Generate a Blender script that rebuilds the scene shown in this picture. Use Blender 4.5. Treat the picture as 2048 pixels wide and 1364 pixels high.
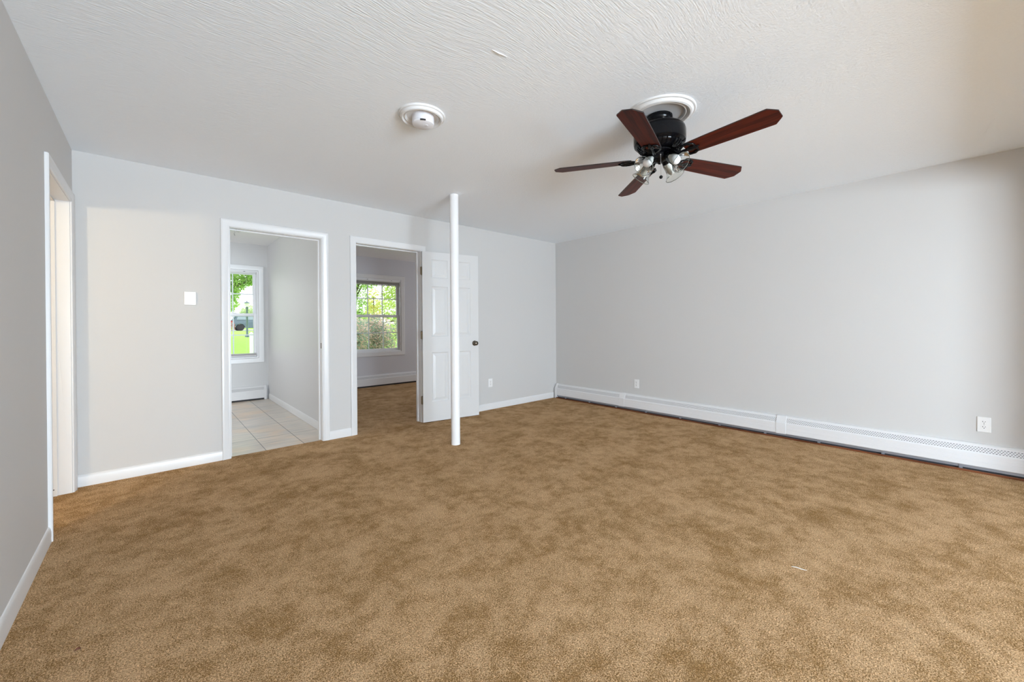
import bpy, bmesh, math, random
from mathutils import Vector, Matrix
PI = math.pi
R = math.radians
sc = bpy.context.scene
for o in list(bpy.data.objects):
    bpy.data.objects.remove(o)
C = sc.collection

# ------------------------------------------------------------------ camera
cam_d = bpy.data.cameras.new('camera'); cam = bpy.data.objects.new('camera', cam_d); C.objects.link(cam)
CAM = Vector((-4.7625, -4.2605, 1.1641)); YAW, PITCH, ROLL = R(41.9015), R(-0.2163), R(-0.3616)
fw = Vector((math.sin(YAW)*math.cos(PITCH), math.cos(YAW)*math.cos(PITCH), math.sin(PITCH)))
rt = Vector((math.cos(YAW), -math.sin(YAW), 0)); up = rt.cross(fw)
r2 = rt*math.cos(ROLL) + up*math.sin(ROLL); u2 = -rt*math.sin(ROLL) + up*math.cos(ROLL)
cam.matrix_world = Matrix(((r2.x, u2.x, -fw.x, CAM.x), (r2.y, u2.y, -fw.y, CAM.y), (r2.z, u2.z, -fw.z, CAM.z), (0, 0, 0, 1)))
cam_d.sensor_width = 36; cam_d.lens = 36*798.096/2048; cam_d.shift_y = -30.906/2048
cam_d.clip_start = 0.02; cam_d.clip_end = 400
sc.camera = cam

# ------------------------------------------------------------------ view, world and lights
sc.view_settings.view_transform = 'Standard'; sc.view_settings.look = 'None'
sc.view_settings.exposure = 0.0; sc.view_settings.gamma = 1.0
sc.view_settings.use_curve_mapping = False
try:
    sc.cycles.use_denoising = True
    sc.cycles.max_bounces = 16; sc.cycles.diffuse_bounces = 10; sc.cycles.glossy_bounces = 6
    sc.cycles.transparent_max_bounces = 16; sc.cycles.transmission_bounces = 10
    sc.cycles.caustics_refractive = False; sc.cycles.caustics_reflective = False
    sc.cycles.sample_clamp_indirect = 6
except Exception:
    pass
W = bpy.data.worlds.new('world'); sc.world = W; W.use_nodes = True
nt = W.node_tree; nt.nodes.clear()
wo = nt.nodes.new('ShaderNodeOutputWorld'); bg = nt.nodes.new('ShaderNodeBackground'); bg.inputs[1].default_value = 2.8
tcw = nt.nodes.new('ShaderNodeTexCoord'); nzw = nt.nodes.new('ShaderNodeTexNoise'); nzw.inputs['Scale'].default_value = 3.0; nzw.inputs['Detail'].default_value = 5
rmw = nt.nodes.new('ShaderNodeValToRGB')
rmw.color_ramp.elements[0].position = 0.35; rmw.color_ramp.elements[0].color = (0.78, 0.89, 1.0, 1)
rmw.color_ramp.elements[1].position = 0.6; rmw.color_ramp.elements[1].color = (1, 1, 1, 1)
nt.links.new(tcw.outputs['Generated'], nzw.inputs['Vector']); nt.links.new(nzw.outputs[0], rmw.inputs[0])
nt.links.new(rmw.outputs[0], bg.inputs[0]); nt.links.new(bg.outputs[0], wo.inputs[0])

def area(name, loc, rot, sx, sy, power, col, spread=180):
    l = bpy.data.lights.new(name, 'AREA'); l.shape = 'RECTANGLE'; l.size = sx; l.size_y = sy
    l.energy = power; l.color = col; l.spread = R(spread)
    o = bpy.data.objects.new(name, l); C.objects.link(o); o.location = loc; o.rotation_euler = rot
    return o
# unseen fill lights, added behind the camera and inside the two rooms beyond
FILL_COL = (0.735, 0.875, 1.0)
area('fill_south', (-3.80, -8.68, 0.90), (R(97), 0, 0), 2.4, 1.5, 475, FILL_COL)
area('fill_kitchen', (-6.76, 1.6, 1.4), (0, R(-90), 0), 1.3, 1.2, 34, (0.9, 0.95, 1.0))
area('fill_bedroom', (1.46, 1.6, 1.4), (0, R(90), 0), 1.3, 1.2, 28, (0.88, 0.93, 1.0))
pl = bpy.data.lights.new('hall_lamp', 'POINT'); pl.energy = 50; pl.color = (1.0, 0.81, 0.52); pl.shadow_soft_size = 0.06
po = bpy.data.objects.new('hall_lamp', pl); C.objects.link(po); po.location = (-6.2, -1.80, 1.94)

# ------------------------------------------------------------------ materials
def nodes(m):
    m.use_nodes = True; n = m.node_tree; n.nodes.clear()
    out = n.nodes.new('ShaderNodeOutputMaterial'); b = n.nodes.new('ShaderNodeBsdfPrincipled')
    n.links.new(b.outputs[0], out.inputs[0]); return n, b, out
def lnk(n, a, b): n.links.new(a, b)
def mat(name, col, rough=0.5, metal=0.0, spec=0.5, coat=0.0, nscale=0, namt=0.0, bump=0.0, bscale=200):
    m = bpy.data.materials.new(name); n, b, out = nodes(m)
    b.inputs['Base Color'].default_value = (*col, 1); b.inputs['Roughness'].default_value = rough
    b.inputs['Metallic'].default_value = metal; b.inputs['Specular IOR Level'].default_value = spec
    b.inputs['Coat Weight'].default_value = coat
    tc = n.nodes.new('ShaderNodeTexCoord')
    if nscale:
        nz = n.nodes.new('ShaderNodeTexNoise'); nz.inputs['Scale'].default_value = nscale; nz.inputs['Detail'].default_value = 4
        mx = n.nodes.new('ShaderNodeMix'); mx.data_type = 'RGBA'
        mx.inputs[6].default_value = (*[c*(1-namt) for c in col], 1); mx.inputs[7].default_value = (*[min(1, c*(1+namt)) for c in col], 1)
        lnk(n, tc.outputs['Object'], nz.inputs['Vector']); lnk(n, nz.outputs[0], mx.inputs[0]); lnk(n, mx.outputs[2], b.inputs['Base Color'])
    if bump:
        nb = n.nodes.new('ShaderNodeTexNoise'); nb.inputs['Scale'].default_value = bscale; nb.inputs['Detail'].default_value = 3
        bp = n.nodes.new('ShaderNodeBump'); bp.inputs['Strength'].default_value = bump; bp.inputs['Distance'].default_value = 0.002
        lnk(n, tc.outputs['Object'], nb.inputs['Vector']); lnk(n, nb.outputs[0], bp.inputs['Height']); lnk(n, bp.outputs[0], b.inputs['Normal'])
    return m

def carpet_mat():
    m = bpy.data.materials.new('carpet'); n, b, out = nodes(m)
    b.inputs['Roughness'].default_value = 1.0; b.inputs['Specular IOR Level'].default_value = 0.05
    tc = n.nodes.new('ShaderNodeTexCoord')
    def noise(scale, detail, rough=0.6, dist=0.0, vec=None):
        z = n.nodes.new('ShaderNodeTexNoise'); z.inputs['Scale'].default_value = scale; z.inputs['Detail'].default_value = detail
        z.inputs['Roughness'].default_value = rough; z.inputs['Distortion'].default_value = dist
        lnk(n, vec or tc.outputs['Object'], z.inputs['Vector']); return z.outputs[0]
    def ramp(a, p0, p1, c0=(0, 0, 0, 1), c1=(1, 1, 1, 1)):
        r = n.nodes.new('ShaderNodeValToRGB'); r.color_ramp.elements[0].position = p0; r.color_ramp.elements[1].position = p1
        r.color_ramp.elements[0].color = c0; r.color_ramp.elements[1].color = c1; lnk(n, a, r.inputs[0]); return r.outputs[0]
    def mix(f, a, bb, mode='MIX'):
        x = n.nodes.new('ShaderNodeMix'); x.data_type = 'RGBA'; x.blend_type = mode
        if isinstance(f, float): x.inputs[0].default_value = f
        else: lnk(n, f, x.inputs[0])
        for i, v in ((6, a), (7, bb)):
            if isinstance(v, tuple): x.inputs[i].default_value = v
            else: lnk(n, v, x.inputs[i])
        return x.outputs[2]
    nap = noise(3.0, 13, 0.81, 0.2)          # brushed lighter and darker nap
    nap2 = noise(9.0, 9, 0.80, 0.2)
    fib = noise(230, 3, 0.75, 0.3)           # tufts
    fib2 = noise(140, 2, 0.6, 0.3)
    f1 = n.nodes.new('ShaderNodeMath'); f1.operation = 'MULTIPLY_ADD'; lnk(n, fib, f1.inputs[0]); f1.inputs[1].default_value = 1.2; lnk(n, nap, f1.inputs[2])
    f2 = n.nodes.new('ShaderNodeMath'); f2.operation = 'MULTIPLY_ADD'; lnk(n, nap2, f2.inputs[0]); f2.inputs[1].default_value = 0.7; lnk(n, f1.outputs[0], f2.inputs[2])
    f3 = n.nodes.new('ShaderNodeMath'); f3.operation = 'MULTIPLY'; lnk(n, f2.outputs[0], f3.inputs[0]); f3.inputs[1].default_value = 0.5
    base = mix(ramp(f3.outputs[0], 0.675, 0.775), (0.335, 0.196, 0.080, 1), (0.645, 0.43, 0.245, 1))
    tuft = ramp(fib, 0.44, 0.53, (0.56, 0.52, 0.47, 1), (1.0, 1.0, 1.0, 1))
    base = mix(1.0, base, tuft, 'MULTIPLY')
    base = mix(ramp(fib2, 0.50, 0.62), base, mix(1.0, base, (1.38, 1.38, 1.38, 1), 'MULTIPLY'))
    lnk(n, base, b.inputs['Base Color'])
    ad = n.nodes.new('ShaderNodeMath'); ad.operation = 'ADD'; lnk(n, fib, ad.inputs[0]); lnk(n, fib2, ad.inputs[1])
    bp = n.nodes.new('ShaderNodeBump'); bp.inputs['Strength'].default_value = 0.7; bp.inputs['Distance'].default_value = 0.006
    lnk(n, ad.outputs[0], bp.inputs['Height']); lnk(n, bp.outputs[0], b.inputs['Normal'])
    return m

def ceiling_mat(name, col, amt=1.0):
    m = bpy.data.materials.new(name); n, b, out = nodes(m)
    b.inputs['Base Color'].default_value = (*col, 1); b.inputs['Roughness'].default_value = 0.75; b.inputs['Specular IOR Level'].default_value = 0.25
    tc = n.nodes.new('ShaderNodeTexCoord')
    # brush strokes drawn along x, stippled patches between them
    dn = n.nodes.new('ShaderNodeTexNoise'); dn.inputs['Scale'].default_value = 1.6; dn.inputs['Detail'].default_value = 2
    lnk(n, tc.outputs['Object'], dn.inputs['Vector'])
    va = n.nodes.new('ShaderNodeVectorMath'); va.operation = 'SCALE'; va.inputs['Scale'].default_value = 0.16
    lnk(n, dn.outputs['Color'], va.inputs[0])
    vb = n.nodes.new('ShaderNodeVectorMath'); vb.operation = 'ADD'; lnk(n, tc.outputs['Object'], vb.inputs[0]); lnk(n, va.outputs[0], vb.inputs[1])
    mp = n.nodes.new('ShaderNodeMapping'); mp.inputs['Scale'].default_value = (17, 165, 20); lnk(n, vb.outputs[0], mp.inputs['Vector'])
    st = n.nodes.new('ShaderNodeTexNoise'); st.inputs['Scale'].default_value = 1.0; st.inputs['Detail'].default_value = 2.5; lnk(n, mp.outputs[0], st.inputs['Vector'])
    mp2 = n.nodes.new('ShaderNodeMapping'); mp2.inputs['Scale'].default_value = (120, 75, 20); mp2.inputs['Rotation'].default_value = (0, 0, 0.6); lnk(n, vb.outputs[0], mp2.inputs['Vector'])
    sp = n.nodes.new('ShaderNodeTexNoise'); sp.inputs['Scale'].default_value = 1.0; sp.inputs['Detail'].default_value = 3; sp.inputs['Distortion'].default_value = 0.6; lnk(n, mp2.outputs[0], sp.inputs['Vector'])
    sx = n.nodes.new('ShaderNodeSeparateXYZ'); lnk(n, tc.outputs['Object'], sx.inputs[0])
    mr = n.nodes.new('ShaderNodeMapRange'); mr.inputs['From Min'].default_value = -3.9; mr.inputs['From Max'].default_value = -2.3; lnk(n, sx.outputs[0], mr.inputs['Value'])
    mx = n.nodes.new('ShaderNodeMix'); mx.data_type = 'FLOAT'
    lnk(n, mr.outputs[0], mx.inputs[0]); lnk(n, st.outputs[0], mx.inputs[2]); lnk(n, sp.outputs[0], mx.inputs[3])
    bp = n.nodes.new('ShaderNodeBump'); bp.inputs['Strength'].default_value = 0.42*amt; bp.inputs['Distance'].default_value = 0.008
    lnk(n, mx.outputs[0], bp.inputs['Height']); lnk(n, bp.outputs[0], b.inputs['Normal'])
    return m

def tile_mat():
    m = bpy.data.materials.new('tile'); n, b, out = nodes(m)
    b.inputs['Roughness'].default_value = 0.28
    tc = n.nodes.new('ShaderNodeTexCoord'); mp = n.nodes.new('ShaderNodeMapping')
    mp.inputs['Location'].default_value = (0.09, -0.55, 0)
    lnk(n, tc.outputs['Object'], mp.inputs['Vector'])
    br = n.nodes.new('ShaderNodeTexBrick'); br.offset = 0.0; br.squash = 1.0
    br.inputs['Scale'].default_value = 1.0; br.inputs['Brick Width'].default_value = 0.325; br.inputs['Row Height'].default_value = 0.625
    br.inputs['Mortar Size'].default_value = 0.0035; br.inputs['Mortar Smooth'].default_value = 0.2
    br.inputs['Color1'].default_value = (0.64, 0.61, 0.57, 1); br.inputs['Color2'].default_value = (0.74, 0.70, 0.64, 1); br.inputs['Mortar'].default_value = (0.13, 0.12, 0.105, 1)
    lnk(n, mp.outputs[0], br.inputs['Vector'])
    ms = n.nodes.new('ShaderNodeMapping'); ms.inputs['Scale'].default_value = (1.6, 16, 1); lnk(n, tc.outputs['Object'], ms.inputs['Vector'])
    nz = n.nodes.new('ShaderNodeTexNoise'); nz.inputs['Scale'].default_value = 2.0; nz.inputs['Detail'].default_value = 5; lnk(n, ms.outputs[0], nz.inputs['Vector'])
    rp = n.nodes.new('ShaderNodeValToRGB'); rp.color_ramp.elements[0].position = 0.32; rp.color_ramp.elements[0].color = (0.74, 0.74, 0.73, 1)
    rp.color_ramp.elements[1].position = 0.68; rp.color_ramp.elements[1].color = (1.08, 1.0, 0.93, 1); lnk(n, nz.outputs[0], rp.inputs[0])
    mx = n.nodes.new('ShaderNodeMix'); mx.data_type = 'RGBA'; mx.blend_type = 'MULTIPLY'; mx.inputs[0].default_value = 1.0
    lnk(n, br.outputs['Color'], mx.inputs[6]); lnk(n, rp.outputs[0], mx.inputs[7])
    n2 = n.nodes.new('ShaderNodeTexNoise'); n2.inputs['Scale'].default_value = 2.2; lnk(n, tc.outputs['Object'], n2.inputs['Vector'])
    r3 = n.nodes.new('ShaderNodeValToRGB'); r3.color_ramp.elements[0].position = 0.5; r3.color_ramp.elements[0].color = (1, 1, 1, 1)
    r3.color_ramp.elements[1].position = 0.7; r3.color_ramp.elements[1].color = (1.12, 0.98, 0.84, 1); lnk(n, n2.outputs[0], r3.inputs[0])
    m3 = n.nodes.new('ShaderNodeMix'); m3.data_type = 'RGBA'; m3.blend_type = 'MULTIPLY'; m3.inputs[0].default_value = 1.0
    lnk(n, mx.outputs[2], m3.inputs[6]); lnk(n, r3.outputs[0], m3.inputs[7]); lnk(n, m3.outputs[2], b.inputs['Base Color'])
    return m

def wood_mat(name, c0, c1, axis=(2, 26, 26), rough=0.3, coat=0.15):
    m = bpy.data.materials.new(name); n, b, out = nodes(m)
    b.inputs['Specular IOR Level'].default_value = 0.16
    b.inputs['Roughness'].default_value = rough; b.inputs['Coat Weight'].default_value = coat; b.inputs['Coat Roughness'].default_value = 0.25
    tc = n.nodes.new('ShaderNodeTexCoord'); mp = n.nodes.new('ShaderNodeMapping'); mp.inputs['Scale'].default_value = axis
    lnk(n, tc.outputs['Object'], mp.inputs['Vector'])
    nz = n.nodes.new('ShaderNodeTexNoise'); nz.inputs['Scale'].default_value = 1.6; nz.inputs['Detail'].default_value = 6; nz.inputs['Distortion'].default_value = 0.5
    lnk(n, mp.outputs[0], nz.inputs['Vector'])
    rp = n.nodes.new('ShaderNodeValToRGB'); rp.color_ramp.elements[0].position = 0.36; rp.color_ramp.elements[0].color = (*c0, 1)
    rp.color_ramp.elements[1].position = 0.66; rp.color_ramp.elements[1].color = (*c1, 1)
    lnk(n, nz.outputs[0], rp.inputs[0]); lnk(n, rp.outputs[0], b.inputs['Base Color'])
    return m

def leaf_mat(name, cols):
    m = bpy.data.materials.new(name); n, b, out = nodes(m)
    b.inputs['Roughness'].default_value = 0.5
    ge = n.nodes.new('ShaderNodeNewGeometry'); rp = n.nodes.new('ShaderNodeValToRGB')
    els = rp.color_ramp.elements
    while len(els) < len(cols): els.new(0.5)
    for i, c in enumerate(cols): els[i].position = i/(len(cols)-1); els[i].color = (*c, 1)
    lnk(n, ge.outputs['Random Per Island'], rp.inputs[0]); lnk(n, rp.outputs[0], b.inputs['Base Color'])
    tr = n.nodes.new('ShaderNodeBsdfTranslucent'); lnk(n, rp.outputs[0], tr.inputs[0])
    mx = n.nodes.new('ShaderNodeMixShader'); mx.inputs[0].default_value = 0.6
    lnk(n, b.outputs[0], mx.inputs[1]); lnk(n, tr.outputs[0], mx.inputs[2]); lnk(n, mx.outputs[0], out.inputs[0])
    return m

def glass_mat(name, tint=(1, 1, 1), refl=0.08, shade=0.0):
    # thin glass: clear pass-through plus a fresnel mirror
    m = bpy.data.materials.new(name); n, b, out = nodes(m)
    tr = n.nodes.new('ShaderNodeBsdfTransparent'); tr.inputs[0].default_value = (*tint, 1)
    gl = n.nodes.new('ShaderNodeBsdfGlossy'); gl.inputs['Roughness'].default_value = 0.02
    fr = n.nodes.new('ShaderNodeLayerWeight'); fr.inputs[0].default_value = 0.25 + refl
    mx = n.nodes.new('ShaderNodeMixShader'); lnk(n, fr.outputs['Fresnel'], mx.inputs[0]); lnk(n, tr.outputs[0], mx.inputs[1]); lnk(n, gl.outputs[0], mx.inputs[2])
    n.nodes.remove(b); lnk(n, mx.outputs[0], out.inputs[0])
    return m

M = {}
M['wall'] = mat('wall_paint', (0.605, 0.597, 0.588), 0.62, spec=0.3, bump=0.05, bscale=300)
M['wall_kitchen'] = mat('kitchen_wall_paint', (0.66, 0.66, 0.665), 0.5, spec=0.35, bump=0.05, bscale=300)
M['wall_bed'] = mat('bedroom_wall_paint', (0.62, 0.62, 0.655), 0.6, spec=0.3, bump=0.05, bscale=300)
M['ceil'] = ceiling_mat('ceiling_texture', (0.885, 0.935, 0.99))
M['ceil2'] = mat('ceiling_smooth', (0.88, 0.88, 0.88), 0.8, spec=0.2, bump=0.2, bscale=70)
M['trim'] = mat('trim_paint', (0.75, 0.75, 0.755), 0.3, spec=0.5, bump=0.02, bscale=80)
M['door'] = mat('door_paint', (0.68, 0.68, 0.68), 0.34, spec=0.5, bump=0.03, bscale=160)
M['pole'] = mat('pole_paint', (0.86, 0.86, 0.87), 0.28, spec=0.5, bump=0.03, bscale=60)
M['plastic'] = mat('white_plastic', (0.84, 0.84, 0.84), 0.35)
M['plastic_grey'] = mat('detector_plastic', (0.78, 0.78, 0.82), 0.4)
M['plaster'] = mat('plaster', (0.74, 0.74, 0.74), 0.6, spec=0.3)
M['plaster_grey'] = mat('recess_grey', (0.56, 0.56, 0.57), 0.6, spec=0.3)
M['heater'] = mat('enamel_white', (0.75, 0.75, 0.76), 0.32)
M['fin'] = mat('aluminium_fin', (0.42, 0.45, 0.52), 0.4, metal=0.7)
M['dark'] = mat('dark_gap', (0.015, 0.014, 0.014), 0.8)
M['slot'] = mat('heater_shade', (0.05, 0.05, 0.055), 0.7)
M['black'] = mat('black_metal', (0.005, 0.005, 0.006), 0.14, spec=0.16, coat=0.05)
M['bronze'] = mat('antique_brass', (0.10, 0.07, 0.04), 0.4, metal=0.8)
M['knob'] = mat('pewter', (0.17, 0.145, 0.115), 0.28, metal=0.95)
M['steel'] = mat('steel', (0.45, 0.45, 0.45), 0.35, metal=0.9)
M['blade'] = wood_mat('mahogany', (0.036, 0.005, 0.002), (0.10, 0.015, 0.006), rough=0.45, coat=0.0)
M['bladeedge'] = mat('blade_edge', (0.012, 0.005, 0.004), 0.35)
M['bulb'] = mat('frosted_bulb', (0.88, 0.88, 0.9), 0.25)
M['shade'] = glass_mat('ribbed_glass', (0.90, 0.91, 0.87), 0.08)
M['rim'] = mat('glass_rim', (0.16, 0.17, 0.15), 0.15)
M['glass'] = glass_mat('window_glass', (0.98, 0.99, 0.99), 0.0)
M['vinyl'] = mat('white_vinyl', (0.83, 0.84, 0.86), 0.35)
M['grille'] = mat('grille_vinyl', (0.72, 0.78, 0.80), 0.4)
M['blind'] = mat('blind_slats', (0.40, 0.385, 0.36), 0.5)
M['blindw'] = mat('blind_rail', (0.72, 0.70, 0.70), 0.45)
M['carpet'] = carpet_mat()
M['tile'] = tile_mat()
M['oak'] = wood_mat('red_oak', (0.10, 0.030, 0.012), (0.20, 0.070, 0.030), (20, 3, 20), 0.4)
M['thread'] = mat('thread', (0.75, 0.73, 0.68), 0.8)
M['scrap'] = mat('brown_scrap', (0.10, 0.022, 0.008), 0.5)
M['grass'] = mat('lawn_grass', (0.30, 0.50, 0.09), 0.9, spec=0.1, nscale=6, namt=0.25, bump=0.6, bscale=60)
M['asphalt'] = mat('asphalt', (0.30, 0.30, 0.31), 0.9, nscale=30, namt=0.1)
M['car'] = mat('car_paint', (0.065, 0.115, 0.145), 0.25, metal=0.2, coat=0.8)
M['carglass'] = mat('car_glass', (0.20, 0.27, 0.30), 0.08, spec=0.8)
M['tyre'] = mat('tyre', (0.03, 0.03, 0.032), 0.8)
M['rimw'] = mat('alloy', (0.45, 0.47, 0.5), 0.3, metal=0.8)
M['tail'] = mat('red_lens', (0.4, 0.02, 0.02), 0.2)
M['lantern'] = mat('lantern_lens', (0.85, 0.86, 0.85), 0.2)
M['lamppaint'] = mat('lamp_post_paint', (0.10, 0.15, 0.17), 0.4)
M['bark'] = mat('bark', (0.10, 0.075, 0.055), 0.9, nscale=14, namt=0.4, bump=0.8, bscale=30)
M['leaf_a'] = leaf_mat('leaf_green', [(0.30, 0.50, 0.12), (0.50, 0.70, 0.22), (0.68, 0.82, 0.36)])
M['leaf_b'] = leaf_mat('leaf_yellow_green', [(0.40, 0.56, 0.12), (0.62, 0.74, 0.20), (0.80, 0.84, 0.36)])
M['leaf_c'] = leaf_mat('leaf_barberry', [(0.20, 0.33, 0.25), (0.36, 0.48, 0.38), (0.74, 0.58, 0.50), (0.94, 0.64, 0.60)])
M['leaf_d'] = leaf_mat('leaf_golden', [(0.50, 0.62, 0.16), (0.72, 0.72, 0.22), (0.85, 0.66, 0.28)])
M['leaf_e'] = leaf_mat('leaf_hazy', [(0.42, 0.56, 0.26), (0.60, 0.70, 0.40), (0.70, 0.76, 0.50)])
M['leaf_f'] = leaf_mat('leaf_pink', [(0.55, 0.22, 0.20), (0.75, 0.42, 0.38), (0.35, 0.42, 0.20)])

# ------------------------------------------------------------------ mesh helpers
class MB:
    def __init__(s): s.v = []; s.f = []
    def face(s, pts):
        k = len(s.v); s.v += [tuple(p) for p in pts]; s.f.append(tuple(range(k, k+len(pts))))
    def grid(s, rows, closed=False):
        # rows of points -> quads between neighbours
        k = len(s.v); n = len(rows[0])
        for r in rows: s.v += [tuple(p) for p in r]
        for i in range(len(rows)-1):
            for j in range(n if closed else n-1):
                a = k+i*n+j; b = k+i*n+(j+1) % n
                s.f.append((a, b, b+n, a+n))
    def cap(s, pts): s.face(pts)
    def box(s, x0, x1, y0, y1, z0, z1):
        k = len(s.v)
        s.v += [(x0, y0, z0), (x1, y0, z0), (x1, y1, z0), (x0, y1, z0), (x0, y0, z1), (x1, y0, z1), (x1, y1, z1), (x0, y1, z1)]
        s.f += [tuple(k+i for i in q) for q in ((3, 2, 1, 0), (4, 5, 6, 7), (0, 1, 5, 4), (1, 2, 6, 5), (2, 3, 7, 6), (3, 0, 4, 7))]
    def lathe(s, prof, c=(0, 0, 0), axis=(0, 0, 1), seg=48, flute=0, famp=0.0):
        # prof: (radius, height along axis)
        ax = Vector(axis).normalized(); t = Vector((1, 0, 0)) if abs(ax.x) < 0.9 else Vector((0, 1, 0))
        e1 = ax.cross(t).normalized(); e2 = ax.cross(e1); c = Vector(c)
        rows = []
        for r, h in prof:
            rows.append([c + ax*h + (e1*math.cos(a)+e2*math.sin(a))*(r*(1+(famp*math.cos(flute*a) if flute else 0))) for a in [2*PI*i/seg for i in range(seg)]])
        s.grid(rows, True)
        if prof[0][0] > 1e-5: s.face(rows[0])
        if prof[-1][0] > 1e-5: s.face(rows[-1])
    def tube(s, pts, rad, seg=10, caps=True):
        pts = [Vector(p) for p in pts]; rows = []
        for i, p in enumerate(pts):
            d = (pts[min(i+1, len(pts)-1)] - pts[max(i-1, 0)]).normalized()
            t = Vector((0, 0, 1)) if abs(d.z) < 0.9 else Vector((1, 0, 0))
            a = d.cross(t).normalized(); b = d.cross(a); r = rad[i] if isinstance(rad, (list, tuple)) else rad
            rows.append([p + (a*math.cos(q)+b*math.sin(q))*r for q in [2*PI*j/seg for j in range(seg)]])
        s.grid(rows, True)
        if caps: s.face(rows[0]); s.face(rows[-1])
    def prism(s, poly, ex, fn):
        # poly: 2D points; fn(u, v, w) -> 3D; extruded for w in ex
        a = [fn(u, v, ex[0]) for u, v in poly]; b = [fn(u, v, ex[1]) for u, v in poly]
        s.grid([a, b], True); s.face(a); s.face(b)
    def obj(s, name, m, parent=None, bevel=0.0, smooth=False, seg=2, subsurf=0, angle=40):
        me = bpy.data.meshes.new(name)
        me.from_pydata([tuple(v) for v in s.v], [], s.f)
        bm = bmesh.new(); bm.from_mesh(me)
        bmesh.ops.remove_doubles(bm, verts=bm.verts, dist=1e-5)
        bmesh.ops.recalc_face_normals(bm, faces=bm.faces)
        bm.to_mesh(me); bm.free()
        for mm in (m if isinstance(m, (list, tuple)) else [m]): me.materials.append(mm)
        o = bpy.data.objects.new(name, me); C.objects.link(o)
        if parent is not None:
            o.parent = parent; o.matrix_parent_inverse = Matrix.Identity(4)
        if smooth:
            me.polygons.foreach_set('use_smooth', [True]*len(me.polygons))
            me.set_sharp_from_angle(angle=R(angle))
        if bevel:
            md = o.modifiers.new('edge', 'BEVEL'); md.width = bevel; md.segments = seg; md.limit_method = 'ANGLE'; md.angle_limit = R(35)
        return o

def empty(name, loc=(0, 0, 0), rz=0, label=None, cat=None, group=None, kind=None):
    o = bpy.data.objects.new(name, None); C.objects.link(o); o.location = loc; o.rotation_euler = (0, 0, rz); o.empty_display_size = 0.1
    tag(o, label, cat, group, kind); return o
def tag(o, label=None, cat=None, group=None, kind=None):
    if label: o['label'] = label
    if cat: o['category'] = cat
    if group: o['group'] = group
    if kind: o['kind'] = kind
    return o
def struct(o, label, cat): return tag(o, label, cat, None, 'structure')

def wall_grid(us, vs, holes, d0, d1, fn):
    # a slab over the grid us x vs between depths d0 and d1, without the cells inside holes (u0,u1,v0,v1)
    m = MB()
    inside = lambda u, v: any(h[0] < u < h[1] and h[2] < v < h[3] for h in holes)
    nu, nv = len(us)-1, len(vs)-1
    solid = [[not inside((us[i]+us[i+1])/2, (vs[j]+vs[j+1])/2) for j in range(nv)] for i in range(nu)]
    S = lambda i, j: 0 <= i < nu and 0 <= j < nv and solid[i][j]
    for i in range(nu):
        for j in range(nv):
            if not solid[i][j]: continue
            a, b, c, d = us[i], us[i+1], vs[j], vs[j+1]
            for dd in (d0, d1): m.face([fn(a, c, dd), fn(b, c, dd), fn(b, d, dd), fn(a, d, dd)])
            if not S(i-1, j): m.face([fn(a, c, d0), fn(a, c, d1), fn(a, d, d1), fn(a, d, d0)])
            if not S(i+1, j): m.face([fn(b, c, d0), fn(b, c, d1), fn(b, d, d1), fn(b, d, d0)])
            if not S(i, j-1): m.face([fn(a, c, d0), fn(a, c, d1), fn(b, c, d1), fn(b, c, d0)])
            if not S(i, j+1): m.face([fn(a, d, d0), fn(a, d, d1), fn(b, d, d1), fn(b, d, d0)])
    return m

# ------------------------------------------------------------------ room shell
H = 2.44; XL = -5.195
YS = -8.60                      # unseen wall behind the camera, set far back to even out the light
YF = 3.12                       # far wall of the two rooms beyond
D1 = (-4.262, -3.508, 2.030)    # opening to the tiled kitchen: x0, x1, head
D2 = (-3.158, -2.400, 2.036)    # opening to the bedroom
DL = (-0.920, -0.115, 2.040)    # opening in the left wall: y0, y1, head
WK = (-4.440, -3.530, 0.655, 2.030)   # kitchen window opening
WB = (-2.080, -1.103, 0.640, 2.045)   # bedroom window opening
yb = lambda u, v, d: (u, d, v)
xb = lambda u, v, d: (d, u, v)

o = wall_grid([-6.92, D1[0]-0.02, D1[1]+0.02, D2[0]-0.02, D2[1]+0.02, 1.62], [-0.02, D1[2]+0.02, D2[2]+0.02, H],
              [(D1[0]-0.02, D1[1]+0.02, -1, D1[2]+0.02), (D2[0]-0.02, D2[1]+0.02, -1, D2[2]+0.02)], 0.0, 0.12, yb).obj('wall_back', M['wall'])
struct(o, 'off-white painted back wall with two door openings and a white switch cover', 'wall')
o = wall_grid([YS-0.12, DL[0]-0.02, DL[1]+0.02, 0.0], [-0.02, DL[2]+0.02, H], [(DL[0]-0.02, DL[1]+0.02, -1, DL[2]+0.02)], XL-0.12, XL, xb).obj('wall_left', M['wall'])
struct(o, 'grey-white wall with a cased opening beside the camera', 'wall')
o = wall_grid([YS-0.12, 0.0], [-0.02, H], [], 0.0, 0.12, xb).obj('wall_right', M['wall'])
struct(o, 'long blank off-white wall above the long baseboard heater', 'wall')
SW = [(-5.02, -2.58, 0.12, 1.68)]
o = wall_grid([XL, -5.02, -2.58, 0.0], [-0.02, 0.12, 1.68, H], SW, YS-0.12, YS, yb).obj('wall_front', M['wall'])
struct(o, 'off-white wall behind the camera with a wide opening added for the fill light', 'wall')
m = MB(); m.box(-0.40, 0.0, -5.02, -4.90, -0.02, H); m.box(XL, -0.40, -5.02, -4.90, 2.13, H)  # unseen stub and header, added to hold light off right wall and ceiling
struct(m.obj('wall_blocker', M['wall']), 'unseen stub wall and header added behind the camera to block some of the fill light', 'wall')
m = MB(); m.box(XL-0.12, 0.12, YS-0.12, 0.12, H, H+0.1)
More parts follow.
